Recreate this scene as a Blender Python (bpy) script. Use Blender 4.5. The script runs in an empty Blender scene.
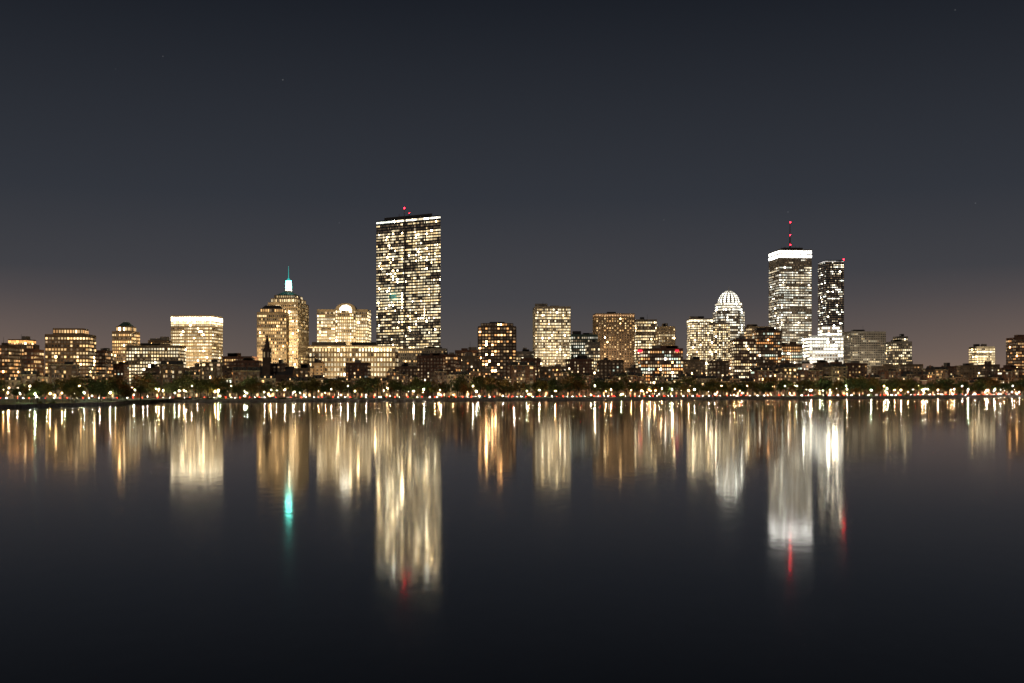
import bpy, math, random
from mathutils import Vector
random.seed(7)
R=random
F=1117.0; H=12.0; YH=386.0
def WX(px,D): return (px-512)/F*D
def WZ(py,D): return H+(YH-py)/F*D
GZ=1.6
GAIN=1.25
scene=bpy.context.scene
# ---------------- materials
def newmat(name):
    m=bpy.data.materials.new(name); m.use_nodes=True
    nt=m.node_tree; b=nt.nodes.get('Principled BSDF')
    return m,nt,b
def wallmat(name,col,rough=0.85,var=0.35,scale=0.15,metal=0.0):
    m,nt,b=newmat(name)
    tc=nt.nodes.new('ShaderNodeTexCoord'); n=nt.nodes.new('ShaderNodeTexNoise')
    n.inputs['Scale'].default_value=scale; n.inputs['Detail'].default_value=6
    nt.links.new(tc.outputs['Object'],n.inputs['Vector'])
    r=nt.nodes.new('ShaderNodeValToRGB')
    r.color_ramp.elements[0].position=0.3; r.color_ramp.elements[1].position=0.7
    r.color_ramp.elements[0].color=(*[c*(1-var) for c in col],1)
    r.color_ramp.elements[1].color=(*[min(1,c*(1+var)) for c in col],1)
    nt.links.new(n.outputs['Fac'],r.inputs['Fac']); nt.links.new(r.outputs['Color'],b.inputs['Base Color'])
    b.inputs['Roughness'].default_value=rough; b.inputs['Metallic'].default_value=metal
    return m
M={}
M['brick']=wallmat('brick',(0.21,0.11,0.075))
M['brown']=wallmat('brownstone',(0.18,0.12,0.085))
M['conc']=wallmat('concrete',(0.34,0.30,0.25))
M['lime']=wallmat('limestone',(0.44,0.35,0.23))
M['tan']=wallmat('tan_brick',(0.30,0.22,0.14))
M['dark']=wallmat('dark_metal',(0.05,0.045,0.045),0.5)
M['glass']=wallmat('curtain_glass',(0.022,0.030,0.048),0.12,0.2)
M['roof']=wallmat('slate_roof',(0.07,0.065,0.065),0.8)
M['copper']=wallmat('green_copper_roof',(0.10,0.17,0.14),0.7)
M['white']=wallmat('white_paint',(0.7,0.7,0.68),0.6,0.08)
def emis_attr():
    m,nt,b=newmat('window_glass')
    b.inputs['Base Color'].default_value=(0.02,0.024,0.03,1); b.inputs['Roughness'].default_value=0.2
    a=nt.nodes.new('ShaderNodeAttribute'); a.attribute_name='lit'
    nt.links.new(a.outputs['Color'],b.inputs['Emission Color']); b.inputs['Emission Strength'].default_value=1
    m.cycles.emission_sampling='NONE'
    return m
M['win']=emis_attr()
def emis(name,col,s,samp='AUTO'):
    m,nt,b=newmat(name); b.inputs['Base Color'].default_value=(0.1,0.1,0.1,1)
    b.inputs['Emission Color'].default_value=(*col,1); b.inputs['Emission Strength'].default_value=s
    m.cycles.emission_sampling=samp
    return m
M['e_red']=emis('red_light',(1,0.005,0.012),60)
M['e_sign']=emis('red_sign_light',(1,0.02,0.05),2.2)
M['e_teal']=emis('teal_light',(0.13,0.95,0.75),13)
M['e_mast']=emis('teal_mast_light',(0.02,0.5,0.45),1.1)
M['e_white']=emis('white_lamp_glow',(1,0.86,0.60),1000)
M['e_sod']=emis('sodium_lamp_glow',(1,0.52,0.16),700)
M['e_cool']=emis('cool_lamp_glow',(0.8,1.0,0.60),1100)
M['e_head']=emis('headlight',(1,0.92,0.75),60,'NONE')
M['e_tail']=emis('taillight',(1,0.03,0.01),60,'NONE')

# ---------------- mesh builder
class MB:
    def __init__(s): s.v=[];s.f=[];s.m=[];s.c=[];s.slots=[]
    def mi(s,k):
        if k not in s.slots: s.slots.append(k)
        return s.slots.index(k)
    def face(s,pts,mat,col=(0,0,0)):
        i=len(s.v); s.v.extend(pts); s.f.append(tuple(range(i,i+len(pts)))); s.m.append(s.mi(mat)); s.c.append(col)
    def prism(s,poly,z0,z1,mat,top=True,topmat=None,poly2=None):
        p2=poly2 or poly; n=len(poly)
        for i in range(n):
            a=poly[i];b=poly[(i+1)%n];c=p2[(i+1)%n];d=p2[i]
            s.face([(a[0],a[1],z0),(b[0],b[1],z0),(c[0],c[1],z1),(d[0],d[1],z1)],mat)
        if top: s.face([(p[0],p[1],z1) for p in p2],topmat or 'roof')
    def box(s,x0,x1,y0,y1,z0,z1,mat,topmat=None):
        s.prism([(x0,y0),(x1,y0),(x1,y1),(x0,y1)],z0,z1,mat,True,topmat or mat)
    def ebox(s,a,d,n,s0,s1,z0,z1,o0,o1,mat,col=(0,0,0)):
        def P(t,o,z): return (a[0]+d[0]*t+n[0]*o,a[1]+d[1]*t+n[1]*o,z)
        s.face([P(s0,o1,z0),P(s1,o1,z0),P(s1,o1,z1),P(s0,o1,z1)],mat,col)
        s.face([P(s0,o0,z0),P(s0,o1,z0),P(s0,o1,z1),P(s0,o0,z1)],mat,col)
        s.face([P(s1,o1,z0),P(s1,o0,z0),P(s1,o0,z1),P(s1,o1,z1)],mat,col)
        s.face([P(s0,o1,z1),P(s1,o1,z1),P(s1,o0,z1),P(s0,o0,z1)],mat,col)
        s.face([P(s0,o0,z0),P(s1,o0,z0),P(s1,o1,z0),P(s0,o1,z0)],mat,col)
    def cyl(s,x,y,z0,z1,r0,r1,mat,n=8,col=(0,0,0)):
        a=[(x+r0*math.cos(t*2*math.pi/n),y+r0*math.sin(t*2*math.pi/n)) for t in range(n)]
        b=[(x+r1*math.cos(t*2*math.pi/n),y+r1*math.sin(t*2*math.pi/n)) for t in range(n)]
        s.prism(a,z0,z1,mat,True,mat,b)
    def ball(s,x,y,z,r,mat,n=6,k=4):
        for j in range(k):
            t0=-math.pi/2+math.pi*j/k; t1=-math.pi/2+math.pi*(j+1)/k
            for i in range(n):
                a0=2*math.pi*i/n;a1=2*math.pi*(i+1)/n
                P=lambda t,a:(x+r*math.cos(t)*math.cos(a),y+r*math.cos(t)*math.sin(a),z+r*math.sin(t))
                s.face([P(t0,a0),P(t0,a1),P(t1,a1),P(t1,a0)],mat)
    def facade(s,poly,z0,z1,bay=3.6,fh=3.9,ww=0.62,wh=0.55,p=0.6,base=2.0,pal='cream',run=2,rib=0,band=0,wall='conc',sig=0.7,fn=None,ribw=0.5,hot=.04,hotk=24,fine=.74):
        bay*=fine
        n=len(poly); nf=max(1,int((z1-z0)/fh)); fh=(z1-z0)/nf
        for i in range(n):
            a=poly[i];b=poly[(i+1)%n]; L=math.hypot(b[0]-a[0],b[1]-a[1])
            if L<2: continue
            d=((b[0]-a[0])/L,(b[1]-a[1])/L); nn=(d[1],-d[0])
            if nn[1]>0.35: continue
            nb=max(1,int(L/bay)); bw=L/nb
            colm=[math.exp(R.gauss(0,.25)) for _ in range(nb)]
            chot=[R.choice([.2,.2,.5,1,3.2]) for _ in range(nb)]
            for f in range(nf):
                fp=min(0.98,max(0.02,p+R.gauss(0,0.16)))
                j=0
                while j<nb:
                    rl=max(1,int(R.expovariate(1.0/run)+0.5)) if run>1 else 1
                    q=fp if fn is None else fp*fn((j+0.5)/nb,(f+0.5)/nf)
                    on=R.random()<q
                    br=GAIN*base*.5*math.exp(R.gauss(0,sig*0.5)); hue=R.choice(PAL[pal])
                    for k in range(j,min(nb,j+rl)):
                        if on:
                            bb=br*math.exp(R.gauss(0,sig*0.35))*colm[k]
                            if R.random()<hot*chot[k]: bb*=hotk*R.uniform(.3,1.3)
                            col=tuple(c*bb for c in hue)
                        else:
                            bb=0.03*base*math.exp(R.gauss(0,.8)); col=(bb*1.2,bb*.8,bb*0.45)
                        s0=(k+0.5-ww/2)*bw; s1=(k+0.5+ww/2)*bw
                        zz0=z0+(f+0.5-wh/2)*fh; zz1=zz0+wh*fh
                        o=0.06
                        P=lambda t,z:(a[0]+d[0]*t+nn[0]*o,a[1]+d[1]*t+nn[1]*o,z)
                        s.face([P(s0,zz0),P(s1,zz0),P(s1,zz1),P(s0,zz1)],'win',col)
                    j+=rl
            if rib:
                for k in range(0,nb+1,rib):
                    t=k*bw
                    s.ebox(a,d,nn,max(0.02,t-ribw/2),min(L-0.02,t+ribw/2),z0,z1,0.0,0.45,wall)
            if band:
                for f in range(0,nf+1,band):
                    z=z0+f*fh
                    s.ebox(a,d,nn,0.03,L-0.03,z-0.3,z+0.3,0.0,0.6,wall)
    def strip(s,poly,z0,z1,col,out=0.1,gap=0.12,bay=4.0,var=0.3):
        n=len(poly)
        for i in range(n):
            a=poly[i];b=poly[(i+1)%n]; L=math.hypot(b[0]-a[0],b[1]-a[1])
            d=((b[0]-a[0])/L,(b[1]-a[1])/L); nn=(d[1],-d[0])
            if nn[1]>0.5: continue
            nb=max(1,int(L/bay)); bw=L/nb
            for k in range(nb):
                q=math.exp(R.gauss(0,var)); c=tuple(x*q for x in col)
                P=lambda t,z:(a[0]+d[0]*t+nn[0]*out,a[1]+d[1]*t+nn[1]*out,z)
                s.face([P((k+gap/2)*bw,z0),P((k+1-gap/2)*bw,z0),P((k+1-gap/2)*bw,z1),P((k+gap/2)*bw,z1)],'win',c)
    def mesh(s,name):
        me=bpy.data.meshes.new(name); me.from_pydata(s.v,[],s.f)
        for k in s.slots: me.materials.append(M[k])
        me.polygons.foreach_set('material_index',s.m)
        at=me.attributes.new('lit','FLOAT_COLOR','CORNER')
        buf=[]
        for f,c in zip(s.f,s.c): buf.extend([c[0],c[1],c[2],1.0]*len(f))
        at.data.foreach_set('color',buf); me.update()
        return me
    def obj(s,name,loc=(0,0,0)):
        o=bpy.data.objects.new(name,s.mesh(name)); scene.collection.objects.link(o); o.location=loc; return o
PAL={'cream':[(1,.75,.40),(1,.70,.33),(1,.80,.48),(1,.85,.56)],
 'gold':[(1,.62,.25),(1,.56,.21),(1,.70,.34)],
 'orange':[(1,.46,.15),(1,.52,.2),(1,.62,.28)],
 'white':[(1,.88,.64),(1,.82,.54),(.95,.97,.82),(1,.92,.74)],
 'mix':[(1,.5,.18),(1,.7,.36),(1,.85,.6),(.85,1,.8),(1,.42,.13)]}
def rect(x0,x1,y,depth,yaw=0):
    cx=(x0+x1)/2; cy=y+depth/2; w=(x1-x0)/2; h=depth/2
    c,s_=math.cos(yaw),math.sin(yaw)
    return [(cx+(px*c-py*s_),cy+(px*s_+py*c)) for px,py in((-w,-h),(w,-h),(w,h),(-w,h))]
def fit(x0,x1,D,depth,yaw=0):
    # plan rectangle whose visible width matches the surveyed width
    a,b=WX(x0,D),WX(x1,D)
    for it in range(12):
        p=rect(a,b,D,depth,yaw); pr=[512+q[0]/q[1]*F for q in p]
        a+=(x0-min(pr))/F*D*.8; b+=(x1-max(pr))/F*D*.8
        if b-a<4: b=a+4
    return rect(a,b,D,depth,yaw)
def inset(poly,f):
    cx=sum(p[0] for p in poly)/len(poly); cy=sum(p[1] for p in poly)/len(poly)
    return [(cx+(p[0]-cx)*f,cy+(p[1]-cy)*f) for p in poly]
def center(poly): return (sum(p[0] for p in poly)/len(poly),sum(p[1] for p in poly)/len(poly))
def tower(mb,x0,x1,yt,D,depth,wall,yaw=0,zb=GZ-0.5,win=True,roofkit=True,**kw):
    poly=fit(x0,x1,D,depth,yaw); z1=WZ(yt,D)
    mb.prism(poly,zb,z1,wall)
    par=inset(poly,1.006)
    mb.prism(par,z1-1.0,z1+0.9,wall,True)
    if win: mb.facade(poly,zb+4.5,z1-1.6,wall=wall,**kw)
    if roofkit:
        c=center(poly); w=abs(poly[1][0]-poly[0][0])
        for q in range(R.randint(1,3)):
            ox=R.uniform(-.3,.3)*w; ww=R.uniform(.08,.2)*w
            mb.box(c[0]+ox-ww,c[0]+ox+ww,c[1]-5,c[1]+5,z1+0.9,z1+0.9+R.uniform(2,5),R.choice(['dark','conc',wall]))
        if R.random()<.5:
            ox=R.uniform(-.3,.3)*w; mb.cyl(c[0]+ox,c[1]-6,z1,z1+R.uniform(6,11),0.25,0.1,'dark',5)
    return poly,z1
def flood(px,D,w,z,tz,energy,col=(1,.72,.40),front=38):
    l=bpy.data.lights.new('facade_floodlight','AREA'); l.shape='RECTANGLE'; l.size=w; l.size_y=3; l.energy=energy*2.4; l.color=col
    o=bpy.data.objects.new('facade_floodlight',l); scene.collection.objects.link(o)
    o.location=(WX(px,D),D-front,z)
    dr=Vector((WX(px,D),D,tz))-Vector(o.location)
    o.rotation_euler=dr.to_track_quat('-Z','Y').to_euler()

# ---------------- skyline
m=MB(); tower(m,-48,-6,344,1150,30,'brick',p=.4,base=1.3,pal='orange'); m.obj('brick_apartment_building')
m=MB(); tower(m,-4,20,346,1180,30,'brown',p=.4,base=1.4,pal='orange',bay=4); p_,z_=tower(m,8,36,340,1240,24,'tan',p=.5,base=1.2,pal='orange'); m.strip(p_,z_-3,z_-.5,(1.6,.7,.2)); m.obj('brick_apartment_building')
m=MB(); tower(m,24,44,350,1150,25,'brick',p=.5,base=1.3,pal='gold'); m.obj('brick_apartment_building')
m=MB(); p_,z_=tower(m,45,96,335,1180,32,'tan',yaw=.12,p=.42,base=2.0,pal='gold',bay=4.2,band=3,roofkit=False)
pp=inset(p_,.7); m.prism(pp,z_,WZ(328,1180),'tan'); m.facade(pp,z_+1,WZ(328,1180)-.5,p=.7,base=1.2,pal='orange',fh=3)
m.obj('stone_office_building'); flood(70,1180,40,28,45,1800,(1,.6,.3))
m=MB(); p_,z_=tower(m,96,113,351,1250,25,'brick',p=.4,base=1.2,pal='orange'); m.obj('brick_apartment_building')
m=MB(); p_,z_=tower(m,112,140,332,1350,30,'tan',p=.65,base=1.8,pal='gold',bay=3.4,roofkit=False)
pp=inset(p_,.72); z2=WZ(326,1350); m.prism(pp,z_,z2,'tan'); m.facade(pp,z_+.5,z2,p=.8,base=1.5,pal='gold')
m.prism(inset(p_,.6),z2,WZ(321.5,1350),'copper',True,'copper',inset(p_,.2)); m.obj('art_deco_office_tower'); flood(126,1350,26,30,60,5000)
m=MB(); tower(m,126,186,346,1300,30,'lime',p=.75,base=2.0,pal='cream',bay=4.2); tower(m,148,172,341,1340,20,'tan',p=.6,base=1.5,pal='gold'); m.obj('stone_office_building')
m=MB(); D=1420; p_,z_=tower(m,171,222.5,316,D,40,'lime',yaw=-.08,p=.88,base=1.7,pal='cream',bay=3.2,fh=4,ww=.8,wh=.45,rib=2,run=4,roofkit=False)
m.strip(p_,z_-6.5,z_-1.2,(6,5,3.3),out=.5,gap=.25,bay=3.2); m.strip(p_,z_-10.2,z_-8,(2.2,1.6,.8),out=.5,bay=3.2)
m.obj('office_building_with_lit_crown'); flood(197,D,50,32,60,14000)
m=MB(); tower(m,222,258,357,1300,30,'brick',p=.5,base=1.5,pal='gold'); m.obj('brick_apartment_building')
m=MB(); D=1340; p_,z_=tower(m,257,289,313,D,34,'lime',yaw=.1,p=.6,base=1.7,pal='gold',bay=3.0,rib=2,roofkit=False)
q=inset(p_,.8); m.prism(q,z_,WZ(308,D),'lime'); m.facade(q,z_+.6,WZ(308,D),p=.7,base=1.6,pal='gold')
m.prism(inset(p_,.7),WZ(308,D),WZ(305,D),'roof',True,'roof',inset(p_,.5))
m.obj('limestone_office_tower'); flood(272,D,26,30,70,15000)
# beacon tower
m=MB(); D=1450; p_,z_=tower(m,268,308.5,303,D,50,'lime',yaw=-.1,p=.6,base=1.8,pal='cream',bay=3.2,rib=1,ribw=.9,roofkit=False)
q=inset(p_,.86); z2=WZ(298,D); m.prism(q,z_,z2,'lime'); m.facade(q,z_+.4,z2,p=.8,base=2.4,pal='cream',rib=1,wall='lime')
q=inset(p_,.7); z3=WZ(294.5,D); m.prism(q,z2,z3,'lime'); m.facade(q,z2+.3,z3,p=.6,base=1.5,pal='cream')
q1=inset(p_,.62); q2=inset(p_,.18); z4=WZ(290,D); m.prism(q1,z3,z4,'roof',True,'roof',q2)
cx,cy=center(p_)
z5=WZ(287,D); m.prism(inset(p_,.17),z4,z5,'lime'); m.facade(inset(p_,.17),z4,z5,p=1,base=7,pal='white',bay=2.5)
z6=WZ(279,D); m.cyl(cx,cy,z5,z6,4.2,3.6,'e_teal',10); m.cyl(cx,cy,z6,WZ(276.5,D),3.2,.8,'e_mast',10)
m.cyl(cx,cy,WZ(276.5,D),WZ(264,D),.4,.15,'e_mast',6)
m.obj('beacon_tower_with_spire'); flood(288,D,36,34,80,24000); flood(288,D,24,70,110,8000,front=30)
# dark church steeple
m=MB(); D=1180; x=WX(267,D); zb=WZ(350,D)
m.box(x-4,x+4,D-4,D+4,GZ,zb,'brown'); m.facade([(x-4,D-4),(x+4,D-4),(x+4,D+4),(x-4,D+4)],zb-9,zb-1,bay=4,fh=8,ww=.35,wh=.7,p=.2,base=.6)
for sx in(-3.5,3.5):
    for sy in(-3.5,3.5): m.cyl(x+sx,D+sy,zb,zb+6,.8,.05,'brown',6)
m.cyl(x,D,zb,WZ(334,D),3.8,.1,'brown',8); m.box(x-11,x+26,D+5,D+25,GZ,24,'brown')
m.face([(x-11,D+5,24),(x+26,D+5,24),(x+26,D+15,33),(x-11,D+15,33)],'roof'); m.face([(x+26,D+25,24),(x-11,D+25,24),(x-11,D+15,33),(x+26,D+15,33)],'roof')
m.face([(x+26,D+5,24),(x+26,D+25,24),(x+26,D+15,33)],'brown')
m.obj('church_with_steeple')
# arched-gable building
m=MB(); D=1400; p_,z_=tower(m,317,371,310,D,36,'lime',p=.85,base=2.4,pal='cream',bay=3.3,fh=3.9,ww=.7,wh=.6,band=4,roofkit=False)
xa,xb=WX(336,D),WX(356,D); yy=D-4; z0=WZ(309.5,D); rr=(xb-xa)/2; xc=(xa+xb)/2
front=[(xa,yy),(xb,yy),(xb,D+10),(xa,D+10)]; m.prism(front,GZ,z0,'lime'); m.facade(front,GZ+5,z0-1,p=.85,base=2.4,pal='cream',bay=3.1,rib=2,wall='lime')
N=14; arc=[(xc-rr*math.cos(math.pi*i/N),z0+rr*.62*math.sin(math.pi*i/N)) for i in range(N+1)]
m.face([(a,yy,z) for a,z in arc][::-1],'lime')
for i in range(N):
    a,b=arc[i],arc[i+1]; m.face([(a[0],yy,a[1]),(b[0],yy,b[1]),(b[0],D+10,b[1]),(a[0],D+10,a[1])],'roof')
a2=[(xc-rr*.62*math.cos(math.pi*i/N),z0-1.5+rr*.55*math.sin(math.pi*i/N)) for i in range(N+1)]
for i in range(N): m.face([(xc,yy-.2,z0-1.5),(a2[i][0],yy-.2,a2[i][1]),(a2[i+1][0],yy-.2,a2[i+1][1])],'win',(9,8,6) if i%3 else (2,1.8,1.2))
m.obj('office_building_with_arched_gable'); flood(344,D,50,40,75,20000,(1,.78,.46))
m=MB(); D=1260; p_,z_=tower(m,309,398,346,D,30,'lime',p=.85,base=1.8,pal='cream',bay=4.6,fh=5,ww=.55,wh=.6,rib=2,roofkit=True)
m.strip(p_,z_-2.2,z_-.9,(1.6,1.1,.5),out=.6,bay=5); m.obj('stone_library_building'); flood(352,D,80,24,48,5500,front=25)
# glass tower (parallelogram plan)
m=MB(); xl,xr=WX(376.5,1545),WX(440.5,1490)
poly=[(xl,1545),(xr,1490),(xr-3.5,1526),(xl-3.5,1581)]
zt=WZ(215,1490)
m.prism(poly,GZ,zt,'glass')
fn=lambda u,v:(0.2 if (v>.955 and v<.975) else 1.0)*(1.15 if u>.5 and v>.45 else 1)*(0.2 if .44<u<.475 else 1)*(.3 if u>.965 else 1)*(.75 if v<.3 else 1)
m.facade(poly,GZ+6,zt-6,bay=2.6,fh=3.85,ww=.74,wh=.52,p=.72,base=2.2,pal='cream',run=2.2,sig=.8,fn=fn,wall='dark',hot=.06)
m.facade(poly,zt-5,zt-1,bay=2.6,fh=4,ww=.8,wh=.6,p=.65,base=4,pal='white',run=5)
L=math.hypot(poly[1][0]-poly[0][0],poly[1][1]-poly[0][1]); d=((poly[1][0]-poly[0][0])/L,(poly[1][1]-poly[0][1])/L); nn=(d[1],-d[0])
for k in range(0,41,1):
    t=L*k/40; m.ebox(poly[0],d,nn,max(.01,t-.12),min(L-.01,t+.12),GZ,zt,0,.3,'glass')
m.ebox(poly[0],d,nn,L*.455-1,L*.455+1,GZ,zt+1.5,0,.8,'dark')
c=center(poly); m.prism(inset(poly,.75),zt,zt+4,'dark')
for dx in(-12,-5,2): 
    m.cyl(c[0]+dx,c[1],zt+4,zt+(16 if dx==-5 else 9),.5,.2,'dark',5)
m.ball(c[0]-5,c[1],zt+16.5,.9,'e_red'); m.ball(c[0]+2,c[1],zt+9.5,.5,'e_red')
m.obj('glass_skyscraper')
m=MB(); tower(m,398,447,349,1400,30,'conc',p=.35,base=1.2,pal='gold'); m.obj('office_building')
m=MB(); tower(m,440,457,355,1250,25,'brick',p=.4,base=1.2,pal='orange'); tower(m,455,479,351,1200,25,'brick',p=.45,base=1.3,pal='orange',bay=4); m.obj('brick_apartment_building')
m=MB(); D=1180; x0,x1=WX(478,D),WX(516,D); zt=WZ(326,D); ch=4
poly=[(x0+ch,D),(x1-ch,D),(x1,D+ch),(x1,D+34),(x0,D+34),(x0,D+ch)]
m.prism(poly,GZ,zt,'brown'); m.facade(poly,GZ+4,zt-1,bay=4,fh=3.3,ww=.62,wh=.5,p=.38,base=1.8,pal='orange',rib=2,wall='brown',sig=1,run=1,hot=.09)
q=inset(poly,.86); m.prism(q,zt,WZ(323,D),'brown'); m.facade(q,zt,WZ(323,D),p=.3,base=1.2,pal='orange',fh=3); m.prism(inset(poly,.4),WZ(323,D),WZ(321.5,D),'dark')
m.obj('brick_apartment_tower')
m=MB(); tower(m,516,534,352,1300,25,'conc',p=.5,base=1.3,pal='cream'); m.obj('office_building')
m=MB(); D=1500; p_,z_=tower(m,533,570.5,307,D,45,'conc',yaw=.05,p=.9,base=2.0,pal='cream',bay=2.9,fh=3.7,ww=.7,wh=.55,rib=1,ribw=.6,run=1); m.obj('concrete_office_tower'); flood(551,D,40,36,75,8000)
m=MB(); tower(m,570,598,335,1450,30,'copper',p=.75,base=1.5,pal='white',bay=3.5); m.obj('office_building')
m=MB(); tower(m,585,600,343,1330,25,'conc',p=.6,base=1.4,pal='cream'); m.obj('office_building')
m=MB(); D=1550; p_,z_=tower(m,593,634.5,314,D,30,'tan',yaw=.06,p=.28,base=1.2,pal='gold',bay=4.6,fh=3.2,ww=.4,wh=.5,rib=1,ribw=1.5,run=1,hot=.08); m.strip(p_,z_-3,z_-1,(1.0,.55,.25)); m.obj('hotel_tower'); flood(614,D,34,38,80,6500,(1,.66,.4))
m=MB(); tower(m,634,657,320,1600,30,'conc',p=.75,base=1.9,pal='cream',band=1,bay=3); m.obj('office_tower')
m=MB(); tower(m,656,675,327,1560,30,'lime',p=.65,base=1.8,pal='cream',bay=3,rib=2); m.obj('office_tower')
m=MB(); D=1300; p_,z_=tower(m,638,683,349,D,28,'brick',p=.7,base=1.9,pal='mix',bay=3.6)
x=WX(640,D); m.box(x-2.5,x+2.5,D-1.2,D-.7,z_-4,z_-1,'e_sign'); x=WX(677,D); m.box(x-2,x+2,D-1.2,D-.7,z_-3.4,z_-1,'e_sign'); m.obj('brick_building_with_red_sign')
m=MB(); D=1520; p_,z_=tower(m,687,713,319,D,28,'conc',p=.74,base=2.3,pal='cream',bay=3.4,fh=3.1,band=1,run=1); m.strip(p_,z_-3,z_-.8,(3,2.5,1.6)); m.obj('apartment_slab_tower'); flood(700,D,24,36,70,6000)
m=MB(); p_,z_=tower(m,706,730,323,1580,28,'conc',p=.7,base=2.1,pal='cream',bay=3.4,fh=3.1,band=1,run=1); m.obj('apartment_slab_tower')
# domed tower
m=MB(); D=1770; x0,x1=WX(717,D),WX(746,D); zt=WZ(302,D); y0=D; dp=x1-x0; c=((x0+x1)/2,y0+dp/2)
ch=dp*.22; poly=[(x0+ch,y0),(x1-ch,y0),(x1,y0+ch),(x1,y0+dp-ch),(x1-ch,y0+dp),(x0+ch,y0+dp),(x0,y0+dp-ch),(x0,y0+ch)]
zs=WZ(311,D); m.prism(poly,GZ,zs,'conc'); m.facade(poly,GZ+5,zs,bay=3.2,fh=3.9,ww=.7,wh=.55,p=.75,base=2.0,pal='white',wall='conc',rib=2)
q=inset(poly,.86); m.prism(q,zs,zt,'conc'); m.facade(q,zs+.5,zt-.4,bay=2.6,fh=3.5,ww=.7,wh=.6,p=.9,base=3,pal='white',wall='conc')
r0=dp*.38; hh=WZ(289,D)-zt; NR=6; NS=16
def prof(t): return r0*(max(0,1-t**1.9))**.66 if t<1 else 0.02
for j in range(NR):
    t0=j/NR; t1=(j+1)/NR
    if j==NR-1:t1=.985
    for i in range(NS):
        a0=2*math.pi*(i+.22)/NS; a1=2*math.pi*(i+.78)/NS
        for (u0,u1,mat,col) in ((a0,a1,'win',None),(a1,a0+2*math.pi/NS,'conc',(0,0,0))):
            if col is None:
                b=3.4*math.exp(R.gauss(0,.5))*(.3 if j==NR-1 else 1); col=(b,b*.95,b*.78)
            P=lambda r,a,t:(c[0]+r*math.cos(a),c[1]+r*math.sin(a),zt+hh*t)
            tt1=t1-(.06 if mat=='win' else 0)
            m.face([P(prof(t0),u0,t0),P(prof(t0),u1,t0),P(prof(tt1),u1,tt1),P(prof(tt1),u0,tt1)],mat,col)
            if mat=='win': m.face([P(prof(tt1),u0,tt1),P(prof(tt1),u1,tt1),P(prof(t1),u1,t1),P(prof(t1),u0,t1)],'conc')
m.cyl(c[0],c[1],zt+hh*.97,zt+hh+6,.7,.1,'white',6)
m.obj('skyscraper_with_domed_crown')
m=MB(); tower(m,744,772,327,1650,30,'tan',p=.5,base=1.6,pal='gold',bay=3.6); m.obj('office_tower')
m=MB(); tower(m,752,782,331,1480,28,'brown',p=.55,base=1.6,pal='mix',bay=3.6); m.obj('apartment_tower')
m=MB(); tower(m,730,756,340,1400,28,'brick',p=.6,base=1.8,pal='cream',bay=3.6); m.obj('apartment_tower')
# tall square tower with mast
m=MB(); D=1760; zt=WZ(250,D)
poly=fit(769,811.5,D,50,.10)
m.prism(poly,GZ,zt,'conc')
fn=lambda u,v: .25 if (.60<v<.625 or v>.93) else 1
m.facade(poly,GZ+6,zt-14,bay=3.2,fh=3.9,ww=.66,wh=.46,p=.80,base=1.7,pal='white',run=3,fn=fn,wall='conc',rib=2,ribw=.7,sig=.8)
m.strip(poly,zt-5.5,zt-1,(5,4.9,4.5),out=.5,gap=.3,bay=3.4,var=.5); m.strip(poly,zt-11.8,zt-7.8,(9,8.8,8.2),out=.5,gap=.2,bay=3.4,var=.35)
m.prism(inset(poly,1.02),zt-.6,zt+.8,'conc'); c=center(poly)
m.prism(inset(poly,.6),zt+.8,zt+5,'dark'); m.cyl(c[0],c[1],zt+5,zt+26,1.3,.8,'dark',6); m.cyl(c[0],c[1],zt+26,WZ(220,D),.8,.3,'dark',6)
for zz in (WZ(220,D),WZ(233,D),WZ(243,D)): m.ball(c[0],c[1]-1.4,zz,.9,'e_red')
for dx in(-14,-8,9,15): m.cyl(c[0]+dx,c[1],zt+1,zt+9,.35,.2,'dark',5)
m.obj('skyscraper_with_antenna_mast'); flood(790,D,44,60,150,9000,(1,.9,.7),front=60)
m=MB(); D=1900; p_,z_=tower(m,818,844,260.5,D,40,'glass',yaw=.06,p=.32,base=2.6,pal='white',bay=3.4,fh=3.8,ww=.6,wh=.42,run=2,sig=1,roofkit=False,hot=.06)
m.strip(p_,z_-2,z_-.6,(.7,.65,.6),var=.6); m.ball(p_[1][0]-.5,p_[1][1],z_+2,1.1,'e_red')
m.obj('dark_glass_residential_tower')
m=MB(); D=1560; p_,z_=tower(m,803,843.5,336,D,34,'white',p=.92,base=4,pal='white',bay=5,fh=4.4,ww=.7,wh=.55,roofkit=False)
q=fit(818,842,D+4,24); m.prism(q,z_,WZ(326,D),'white'); m.facade(q,z_+.5,WZ(326,D)-.5,bay=4.4,fh=3.6,ww=.7,wh=.6,p=.95,base=5,pal='white')
m.obj('brightly_lit_white_building'); flood(822,D,50,36,60,9000,(1,.93,.8))
m=MB(); tower(m,770,802,345,1500,28,'brown',p=.6,base=1.6,pal='mix'); m.obj('apartment_building')
m=MB(); tower(m,843,886,332,1620,32,'conc',yaw=.05,p=.2,base=.8,pal='cream',bay=3.5,fh=3.2); m.obj('concrete_apartment_block'); flood(864,1620,36,34,60,4500,(1,.85,.6))
m=MB(); tower(m,886,912,342,1650,30,'conc',p=.6,base=1.8,pal='cream'); tower(m,893,908,337,1670,20,'conc',p=.6,base=1.8,pal='cream'); m.obj('office_building')
m=MB(); p_,z_=tower(m,969,995,347,1800,30,'lime',p=.9,base=2.6,pal='cream',bay=3.6,ww=.7,rib=1); m.obj('office_building'); flood(982,1800,36,34,55,12000,(1,.9,.7))
m=MB(); tower(m,1006,1042,338,1500,30,'brick',p=.45,base=1.4,pal='orange'); m.obj('brick_apartment_tower')
m=MB(); tower(m,1050,1110,345,1500,30,'tan',p=.5,base=1.4,pal='gold'); m.obj('office_building')
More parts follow.
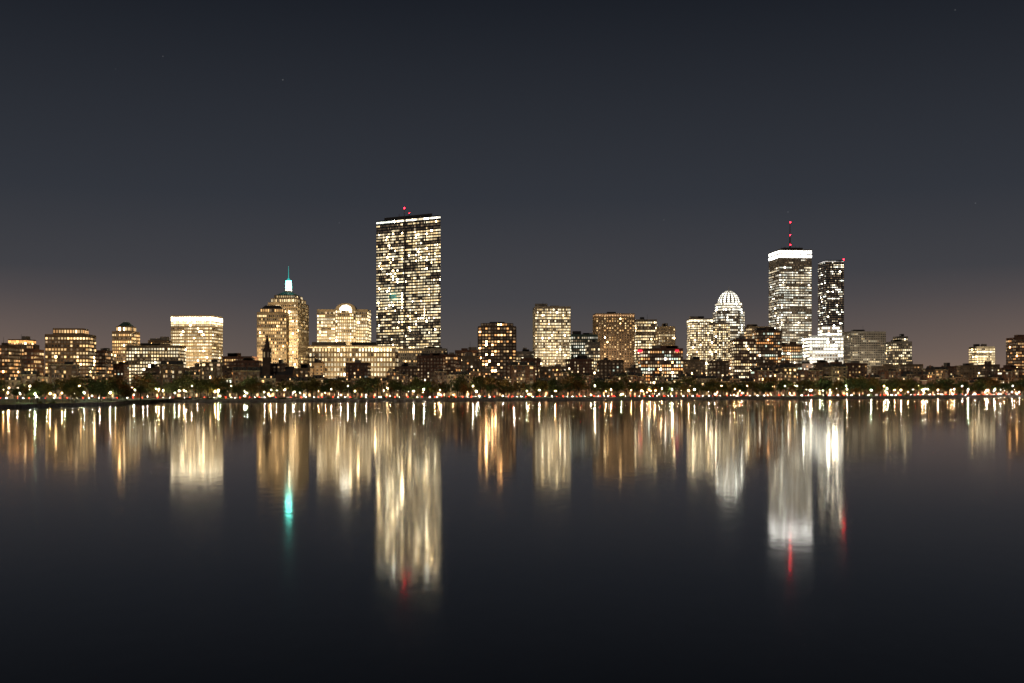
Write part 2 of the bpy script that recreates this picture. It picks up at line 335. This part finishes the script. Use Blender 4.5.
# ---------------- shoreline
SH=[(-600,560),(-120,560),(0,610),(60,660),(112,720),(132,790),(150,845),(300,880),(512,940),(700,1020),(900,1130),(1024,1230),(1150,1340),(1500,1700)]
S=[(WX(a,D),D) for a,D in SH]
def shoreY(x):
    for i in range(len(S)-1):
        if S[i][0]<=x<=S[i+1][0]:
            t=(x-S[i][0])/(S[i+1][0]-S[i][0]); return S[i][1]*(1-t)+S[i+1][1]*t
    return S[-1][1] if x>0 else S[0][1]
SR=[(WX(a,D),D) for a,D in [(-600,760),(0,830),(150,870),(300,900),(512,955),(700,1035),(900,1145),(1024,1245),(1150,1350),(1500,1700)]]
def baseY(x):
    for i in range(len(SR)-1):
        if SR[i][0]<=x<=SR[i+1][0]:
            t=(x-SR[i][0])/(SR[i+1][0]-SR[i][0]); return SR[i][1]*(1-t)+SR[i+1][1]*t
    return SR[-1][1] if x>0 else SR[0][1]
px=-60
while px<1090:
    D=R.uniform(1180,1330) if px<650 else R.uniform(1380,1560)
    w=R.uniform(12,30); top=R.uniform(356,369)
    if 905<px<1000: top=R.uniform(362,371)
    m=MB(); tower(m,px,px+w,top,D,R.uniform(18,28),R.choice(['brick','brown','tan','brown','brick']),yaw=R.uniform(-.1,.1),p=R.uniform(.08,.35),base=R.uniform(.9,1.9),pal=R.choice(['orange','gold','mix','cream']),bay=R.uniform(4.2,6),fh=3.4,sig=1.0,run=1,ww=.4,wh=.5)
    m.obj('apartment_building'); px+=w+R.uniform(-3,3)
def rowhouse(w,h,dep):
    m=MB(); wall=R.choice(['brick','brown','brick','brown','tan']); 
    m.prism([(0,0),(w,0),(w,dep),(0,dep)],0,h,wall)
    fh=3.5
    m.facade([(0,0),(w,0),(w,dep),(0,dep)],1,h-.6,bay=w/3.01,fh=fh,ww=.4,wh=.55,p=R.uniform(.08,.38),base=R.uniform(.8,2.4),pal=R.choice(['orange','gold','mix','cream']),wall=wall,sig=1.0,fine=1,run=1)
    bx=w*.3; br=w*.2
    bay=[(bx-br,-.0),(bx-br*.6,-1.3),(bx+br*.6,-1.3),(bx+br,0)]
    m.prism(bay,0,h-3.4,wall,True); m.facade(bay[0:4],1,h-4,bay=1.7,fh=fh,ww=.6,wh=.55,p=.25,base=1.3,pal='gold',wall=wall,fine=1,run=1)
    m.ebox((0,0),(1,0),(0,-1),.02,w-.02,h-.5,h+.2,0,.6,'lime')
    if R.random()<.6:
        m.prism([(0.2,.2),(w-.2,.2),(w-.2,dep-.2),(.2,dep-.2)],h+.2,h+3.4,'roof',True,'roof',[(.8,1.8),(w-.8,1.8),(w-.8,dep-1.8),(.8,dep-1.8)])
        for k in(.3,.7):
            x=w*k; m.box(x-.8,x+.8,.25,1.8,h+.4,h+2.6,'roof')
            b=R.choice([0,0,1.5]); m.face([(x-.5,.2,h+.8),(x+.5,.2,h+.8),(x+.5,.2,h+2.3),(x-.5,.2,h+2.3)],'win',(b,b*.6,b*.25))
        ht=h+3.4
    else:
        m.box(w*.5,w*.8,dep*.4,dep*.7,h,h+2.5,'dark'); ht=h
    for k in (.02,.9): m.box(w*k,w*k+.9,dep*.45,dep*.6,h,ht+1.8,'brick')
    m.box(w*.7,w*.88,-1.6,-.02,0,1.0,'brown'); m.face([(w*.72,-.08,1),(w*.85,-.08,1),(w*.85,-.08,3.4),(w*.72,-.08,3.4)],'win',(1.8,1.1,.5))
    return m
x=-620
while x<900:
    w=R.uniform(7.5,13); 
    if R.random()<.1: x+=12; continue
    h=R.choice([14,15,17,18,20,21,24])
    if R.random()<.08: h=R.uniform(27,33); w=R.uniform(16,24)
    y=baseY(x)+118
    sl=(baseY(x+w)-baseY(x))/w
    o=rowhouse(w*math.sqrt(1+sl*sl),h,14).obj('brick_house',(x,y,GZ)); o.rotation_euler[2]=math.atan(sl)
    x+=w+.3
# ---------------- ground
def strip_obj(name,off0,off1,z,mat,base=baseY,x0=-900,x1=1700,st=20):
    m=MB(); x=x0
    while x<x1:
        m.face([(x,base(x)+off0,z),(x+st,base(x+st)+off0,z),(x+st,base(x+st)+off1,z),(x,base(x)+off1,z)],mat); x+=st
    return m.obj(name)
M['grass']=wallmat('grass',(0.06,0.075,0.03),.95,.5,.2)
M['asph']=wallmat('asphalt',(0.05,0.05,0.05),.9,.2)
M['path']=wallmat('concrete_path',(0.25,0.23,0.2),.9,.2)
M['stone']=wallmat('granite_seawall',(0.36,0.33,0.29),.9,.4,.5)
M['paint']=wallmat('road_paint',(0.7,0.7,0.65),.8,.1)
m=MB()
xs=[S[0][0]-3000]+[s[0] for s in S]+[S[-1][0]+4000]; ys=[S[0][1]]+[s[1] for s in S]+[S[-1][1]+2500]
for i in range(len(xs)-1):
    m.face([(xs[i],ys[i],GZ),(xs[i+1],ys[i+1],GZ),(xs[i+1]*6 if i==len(xs)-2 else xs[i+1]*1.0,30000,GZ),(xs[i]*6 if i==0 else xs[i],30000,GZ)],'grass')
m.obj('ground')
m=MB()
for i in range(len(xs)-1):
    a=(xs[i],ys[i]); b=(xs[i+1],ys[i+1]); L=math.hypot(b[0]-a[0],b[1]-a[1]); d=((b[0]-a[0])/L,(b[1]-a[1])/L); n=(d[1],-d[0])
    m.ebox(a,d,n,0,L,-1,GZ+.15,-.6,.25,'stone')
m.obj('seawall')
strip_obj('footpath',7,10.5,GZ+.004,'path')
strip_obj('riverside_road',58,74,GZ+.004,'asph')
strip_obj('road_markings',65.9,66.1,GZ+.008,'paint')
strip_obj('kerb',57.7,58,GZ+.13,'path'); strip_obj('street',103,112,GZ+.004,'asph')
# water
m,nt,b=newmat('river_water')
b.inputs['Base Color'].default_value=(.0003,.0005,.001,1); b.inputs['Roughness'].default_value=.074; b.inputs['IOR'].default_value=1.31
tc=nt.nodes.new('ShaderNodeTexCoord')
def wav(sx,sy,dist,det):
    mp=nt.nodes.new('ShaderNodeMapping'); mp.inputs['Scale'].default_value=(sx,sy,1)
    nz=nt.nodes.new('ShaderNodeTexNoise'); nz.inputs['Scale'].default_value=1; nz.inputs['Detail'].default_value=det
    nt.links.new(tc.outputs['Object'],mp.inputs['Vector']); nt.links.new(mp.outputs['Vector'],nz.inputs['Vector'])
    k=nt.nodes.new('ShaderNodeMath'); k.operation='MULTIPLY'; k.inputs[1].default_value=dist; nt.links.new(nz.outputs['Fac'],k.inputs[0]); return k
k1=wav(.55,.30,.0065,2.0); k2=wav(.035,.05,.006,1)
sm=nt.nodes.new('ShaderNodeMath'); nt.links.new(k1.outputs[0],sm.inputs[0]); nt.links.new(k2.outputs[0],sm.inputs[1])
bp=nt.nodes.new('ShaderNodeBump'); bp.inputs['Strength'].default_value=1; bp.inputs['Distance'].default_value=1
nt.links.new(sm.outputs[0],bp.inputs['Height']); nt.links.new(bp.outputs['Normal'],b.inputs['Normal'])
M['water']=m
m=MB(); m.face([(-6000,-3000,0),(6000,-3000,0),(6000,6000,0),(-6000,6000,0)],'water'); m.obj('water')
# ---------------- trees
def leafmat():
    m,nt,b=newmat('autumn_leaves')
    oi=nt.nodes.new('ShaderNodeObjectInfo'); r=nt.nodes.new('ShaderNodeValToRGB'); cr=r.color_ramp
    cr.elements[0].position=0; cr.elements[0].color=(.07,.095,.024,1); cr.elements[1].position=1; cr.elements[1].color=(.22,.10,.02,1)
    e=cr.elements.new(.55); e.color=(.10,.11,.026,1); e=cr.elements.new(.8); e.color=(.17,.125,.024,1)
    nt.links.new(oi.outputs['Random'],r.inputs['Fac'])
    tc=nt.nodes.new('ShaderNodeTexCoord'); n=nt.nodes.new('ShaderNodeTexNoise'); n.inputs['Scale'].default_value=.5
    nt.links.new(tc.outputs['Object'],n.inputs['Vector'])
    mr=nt.nodes.new('ShaderNodeMapRange'); mr.inputs['From Min'].default_value=.3; mr.inputs['From Max'].default_value=.7; mr.inputs['To Min'].default_value=.5; mr.inputs['To Max'].default_value=1.5
    nt.links.new(n.outputs['Fac'],mr.inputs['Value'])
    mx=nt.nodes.new('ShaderNodeVectorMath'); mx.operation='SCALE'
    nt.links.new(r.outputs['Color'],mx.inputs[0]); nt.links.new(mr.outputs['Result'],mx.inputs['Scale']); nt.links.new(mx.outputs['Vector'],b.inputs['Base Color'])
    b.inputs['Roughness'].default_value=.8
    return m
M['leaf']=leafmat(); M['bark']=wallmat('bark',(.07,.05,.035),.95)
def limb(m,a,b,r0,r1,n=5):
    a=Vector(a);b=Vector(b);d=(b-a).normalized(); u=d.orthogonal().normalized(); w=d.cross(u)
    A=[a+(u*math.cos(2*math.pi*i/n)+w*math.sin(2*math.pi*i/n))*r0 for i in range(n)]
    B=[b+(u*math.cos(2*math.pi*i/n)+w*math.sin(2*math.pi*i/n))*r1 for i in range(n)]
    for i in range(n): m.face([tuple(A[i]),tuple(A[(i+1)%n]),tuple(B[(i+1)%n]),tuple(B[i])],'bark')
def treemesh(h,dens=1.0):
    m=MB(); th=h*.32; top=(R.uniform(-.5,.5),R.uniform(-.5,.5),h*.6)
    limb(m,(0,0,-.3),(0,0,th),.38,.28,7); limb(m,(0,0,th),top,.28,.12)
    cr=h*.36; cl=[]
    for i in range(9):
        a=R.uniform(0,6.28); el=R.uniform(.15,1.2); l=cr*R.uniform(.6,1.05)
        e=(math.cos(a)*math.cos(el)*l,math.sin(a)*math.cos(el)*l,th+h*.12+math.sin(el)*l*1.25)
        limb(m,(0,0,th*R.uniform(.85,1.4)),e,.16,.05); cl.append(e)
        for k in range(2): cl.append((e[0]+R.gauss(0,1.3),e[1]+R.gauss(0,1.3),e[2]+R.gauss(0,1.3)))
    cl.append((0,0,h*.86))
    for c in cl:
        cs=R.uniform(.8,1.5)*h/14
        for k in range(int(34*dens)):
            p=Vector(c)+Vector((R.gauss(0,cs),R.gauss(0,cs),R.gauss(0,cs*.75)))
            u=Vector((R.gauss(0,1),R.gauss(0,1),R.gauss(0,1))).normalized(); w=u.orthogonal().normalized(); s=R.uniform(.2,.45)
            m.face([tuple(p-u*s-w*s*.6),tuple(p+u*s-w*s*.6),tuple(p+u*s+w*s*.6),tuple(p-u*s+w*s*.6)],'leaf')
    return m.mesh('tree')
TM=[treemesh(R.uniform(12,15)) for _ in range(8)]+[treemesh(13,.35),treemesh(11,.2)]
def place(name,me,x,y,z=GZ,s=1,rz=None,parent=None):
    o=bpy.data.objects.new(name,me); scene.collection.objects.link(o); o.location=(x,y,z); o.scale=(s,s,s); o.rotation_euler[2]=R.uniform(0,6.28) if rz is None else rz
    if parent: o.parent=parent
    return o
row=bpy.data.objects.new('riverside_tree_row',None); scene.collection.objects.link(row)
x=-520
while x<860:
    place('tree',R.choice(TM),x+R.uniform(-3,3),baseY(x)+R.uniform(20,52),s=R.uniform(.75,1.3),parent=row)
    if R.random()<.9: place('tree',R.choice(TM),x+R.uniform(-3,3),baseY(x)+R.uniform(80,97),s=R.uniform(.95,1.6),parent=row)
    if R.random()<.15: place('tree',R.choice(TM),x,baseY(x)+R.uniform(2,6),s=R.uniform(.45,.8),parent=row)
    x+=R.uniform(4.5,9)
for i in range(85):
    x=R.uniform(-450,-258); y=shoreY(x)+R.uniform(4,150)
    place('maple_tree',R.choice(TM[:8]),x,y,s=R.uniform(.7,1.3)*(1 if x<-290 else .8))
for i in range(60):
    xx=R.uniform(420,900); place('tree',R.choice(TM),xx,baseY(xx)+R.uniform(130,220),s=R.uniform(1.1,1.7),parent=row)
m=MB()
x=-460
while x<820:
    if R.random()<.4:
        n=R.randint(2,4)
        for q in range(n):
            cx=x+R.uniform(-2,2); cy=shoreY(cx)+R.uniform(1.5,5); hh=R.uniform(.4,1.0)
            for k in range(26):
                p=Vector((cx+R.gauss(0,.9),cy+R.gauss(0,.7),GZ+abs(R.gauss(0,hh)))); u=Vector((R.gauss(0,1),R.gauss(0,1),R.gauss(0,1))).normalized(); w=u.orthogonal(); s=.3
                m.face([tuple(p-u*s-w*s),tuple(p+u*s-w*s),tuple(p+u*s+w*s),tuple(p-u*s+w*s)],'leaf')
    x+=R.uniform(4,10)
m.obj('shoreline_shrubs')
# ---------------- lamps
def lampmesh(h,mat,arm=0,r=.38):
    m=MB(); m.cyl(0,0,0,.5,.22,.18,'dark',8); m.cyl(0,0,.5,h,.1,.07,'dark',6)
    if arm:
        m.ebox((0,0),(0,-1),(1,0),0,arm,h-.1,h+.05,-.06,.06,'dark'); m.box(-.25,.25,-arm-.5,-arm+.4,h,h+.18,'dark'); m.ball(0,-arm-.05,h-.2,r*.8,mat)
    else:
        m.ball(0,0,h+r,r,mat); m.cyl(0,0,h+2*r,h+2*r+.3,.25,.02,'dark',6)
    return m.mesh('street_lamp')
LP=[lampmesh(4.5,'e_white',r=.26),lampmesh(4.5,'e_sod',r=.27),lampmesh(4.5,'e_cool',r=.26)]
LR=[lampmesh(9,'e_sod',1.8,.38),lampmesh(9,'e_white',1.8,.38),lampmesh(9,'e_cool',1.8,.36)]
x=-480
while x<850:
    place('street_lamp',R.choices(LP,[5,4,2])[0],x,shoreY(x)+R.uniform(2.5,6) if x>-250 else baseY(x)+R.uniform(2,8),rz=0,s=R.choice([.5,.6,.7,.8,1.3])); x+=R.uniform(9,34)
x=-500
while x<860:
    place('street_lamp',R.choices(LR,[4,5,2])[0],x,baseY(x)+57,rz=0,s=R.choice([.6,.75,.9,1.2])); x+=R.uniform(7,22)
x=-500
while x<860:
    place('street_lamp',R.choices(LR,[4,5,2])[0],x,baseY(x)+R.uniform(101,102.5),rz=0,s=R.choice([.7,1,1.2])); x+=R.uniform(8,20)
for i in range(90):
    x=R.uniform(-480,860); place('street_lamp',R.choice(LR),x,baseY(x)+R.uniform(12,50),rz=0,s=R.uniform(.5,.9))
for px,D in((20,700),(62,740),(215,905),(218,912),(100,800),(8,760),(84,770),(35,650),(74,690),(110,745),(-10,640),(50,700)):
    place('street_lamp',R.choice([LP[0],LP[1],LP[2]]),WX(px,D),D,rz=0,s=1.2)
place('maple_tree',TM[0],WX(212,915),915,s=.8)
# ---------------- cars
def carmesh(col):
    k='car%d'%len(M); M[k]=wallmat('car_paint',col,.3,.02)
    m=MB(); W=.9
    prof=[(-2.2,.35),(2.2,.35),(2.25,.75),(1.2,.95),(.6,1.4),(-.9,1.45),(-1.6,.98),(-2.2,.9)]
    L=[(a,-W,z) for a,z in prof]; Rr=[(a,W,z) for a,z in prof]
    m.face(L,k); m.face(Rr[::-1],k)
    for i in range(len(prof)):
        j=(i+1)%len(prof); m.face([L[j],L[i],Rr[i],Rr[j]],'glass' if i in(3,5) else k)
    for sy in(-1,1):
        y=sy*(W+.01); m.face([(-.8,y,.98),(.55,y,.98),(.45,y,1.32),(-.8,y,1.36)],'glass')
        for wx in(-1.35,1.4):
            n=10; pts=[(wx+.33*math.cos(t*2*math.pi/n),sy*(W+.05),.33+.33*math.sin(t*2*math.pi/n)) for t in range(n)]; p2=[(a,sy*(W-.2),c) for a,b,c in pts]
            m.face(pts,'dark')
            for i in range(n): m.face([pts[i],pts[(i+1)%n],p2[(i+1)%n],p2[i]],'dark')
        m.box(1.98,2.3,sy*.74-.19,sy*.74+.19,.6,.80,'e_head'); m.box(-2.28,-2.0,sy*.74-.19,sy*.74+.19,.65,.85,'e_tail')
    return m.mesh('car')
CM=[carmesh(c) for c in((.02,.02,.02),(.5,.5,.5),(.3,.02,.02),(.05,.08,.2),(.7,.7,.7))]
x=-450
while x<830:
    sl=math.atan((baseY(x+1)-baseY(x)))
    ln=R.choice([60.5,63.8,68.3,71.8]); place('car',R.choice(CM),x,baseY(x)+ln,rz=sl+(math.pi if ln<66 else 0)+R.uniform(-.02,.02)); x+=R.uniform(5.5,13)
# ---------------- docks and sailboats
def boat():
    m=MB(); k=[(-3,.0),(-2.6,.9),(1,1.0),(3.2,0),(1,-1.0),(-2.6,-.9)]
    k2=[(a*.9,b*.7) for a,b in k]; m.prism(k2[::-1],-.2,.0,'white',False); m.prism([(a*.9,b*.7) for a,b in k][::-1],0,.7,'white',True,'path',k[::-1])
    m.cyl(.5,0,.7,9,.07,.04,'white',5); m.ebox((.5,0),(-1,0),(0,1),0,2.8,1.5,1.7,-.08,.08,'white'); return m.mesh('sailboat')
BM=boat()
m=MB(); X=WX(385,880)
m.box(X-40,X+40,shoreY(X)-9,shoreY(X)-6,.25,.55,'path')
for k in range(-40,41,10): m.box(X+k-.6,X+k+.6,shoreY(X)-6.02,shoreY(X)+1.0,.25,.5,'path'); m.cyl(X+k,shoreY(X)-9.3,-1,1.6,.15,.15,'bark',6)
m.obj('boat_dock')
for k in range(11): place('sailboat',BM,X-38+k*7.5,shoreY(X)-12.5,.05,rz=math.pi/2+R.uniform(-.1,.1))
# ---------------- world, added fill light, camera
w=bpy.data.worlds.new('World'); scene.world=w; w.use_nodes=True; nt=w.node_tree; bg=nt.nodes['Background']
tc=nt.nodes.new('ShaderNodeTexCoord'); sp=nt.nodes.new('ShaderNodeSeparateXYZ'); nt.links.new(tc.outputs['Generated'],sp.inputs[0])
r=nt.nodes.new('ShaderNodeValToRGB'); cr=r.color_ramp
st=[(0,(.135,.103,.083)),(.03,(.094,.081,.077)),(.077,(.059,.058,.065)),(.165,(.032,.036,.046)),(.326,(.0115,.014,.020)),(1,(.0015,.002,.004))]
cr.elements[0].position=0; cr.elements[0].color=(*st[0][1],1); cr.elements[1].position=1; cr.elements[1].color=(*st[-1][1],1)
for p,c in st[1:-1]: e=cr.elements.new(p); e.color=(*c,1)
nt.links.new(sp.outputs['Z'],r.inputs['Fac'])
ab=nt.nodes.new('ShaderNodeMath'); ab.operation='ABSOLUTE'; nt.links.new(sp.outputs['X'],ab.inputs[0])
g1=nt.nodes.new('ShaderNodeMapRange'); g1.inputs['From Min'].default_value=.1; g1.inputs['From Max'].default_value=.5; nt.links.new(ab.outputs[0],g1.inputs['Value'])
g2=nt.nodes.new('ShaderNodeMapRange'); g2.inputs['From Min'].default_value=.10; g2.inputs['From Max'].default_value=0; nt.links.new(sp.outputs['Z'],g2.inputs['Value'])
g=nt.nodes.new('ShaderNodeMath'); g.operation='MULTIPLY'; nt.links.new(g1.outputs[0],g.inputs[0]); nt.links.new(g2.outputs[0],g.inputs[1])
mg=nt.nodes.new('ShaderNodeVectorMath'); mg.operation='SCALE'; mg.inputs[0].default_value=(.12,.064,.038); nt.links.new(g.outputs[0],mg.inputs['Scale'])
ad=nt.nodes.new('ShaderNodeVectorMath'); ad.operation='ADD'; nt.links.new(r.outputs['Color'],ad.inputs[0]); nt.links.new(mg.outputs[0],ad.inputs[1])
vo=nt.nodes.new('ShaderNodeTexVoronoi'); vo.inputs['Scale'].default_value=42; nt.links.new(tc.outputs['Generated'],vo.inputs['Vector'])
s1=nt.nodes.new('ShaderNodeMapRange'); s1.inputs['From Min'].default_value=.035; s1.inputs['From Max'].default_value=.01; s1.inputs['To Max'].default_value=.12; nt.links.new(vo.outputs['Distance'],s1.inputs['Value'])
sc=nt.nodes.new('ShaderNodeSeparateColor'); nt.links.new(vo.outputs['Color'],sc.inputs[0])
pw=nt.nodes.new('ShaderNodeMath'); pw.operation='POWER'; pw.inputs[1].default_value=3; nt.links.new(sc.outputs[0],pw.inputs[0])
mm=nt.nodes.new('ShaderNodeMath'); mm.operation='MULTIPLY'; nt.links.new(s1.outputs[0],mm.inputs[0]); nt.links.new(pw.outputs[0],mm.inputs[1])
a2=nt.nodes.new('ShaderNodeVectorMath'); a2.operation='ADD'; nt.links.new(ad.outputs[0],a2.inputs[0]); nt.links.new(mm.outputs[0],a2.inputs[1])
nt.links.new(a2.outputs[0],bg.inputs['Color']); bg.inputs['Strength'].default_value=1
sl=bpy.data.lights.new('city_glow_fill','SUN'); sl.energy=.24; sl.angle=math.radians(8); sl.color=(1,.82,.62)  # added warm fill from behind the camera, stands in for city glow on walls
so=bpy.data.objects.new('city_glow_fill',sl); scene.collection.objects.link(so); so.rotation_euler=(math.radians(58),0,math.radians(-25))
cd=bpy.data.cameras.new('camera'); cd.sensor_width=36; cd.lens=F/1024*36; cd.shift_y=(YH-341.5)/1024; cd.clip_start=.5; cd.clip_end=60000
co=bpy.data.objects.new('camera',cd); scene.collection.objects.link(co); co.location=(0,0,H); co.rotation_euler=(math.pi/2,0,0); scene.camera=co
scene.view_settings.view_transform='Standard'; scene.view_settings.look='None'; scene.view_settings.exposure=0
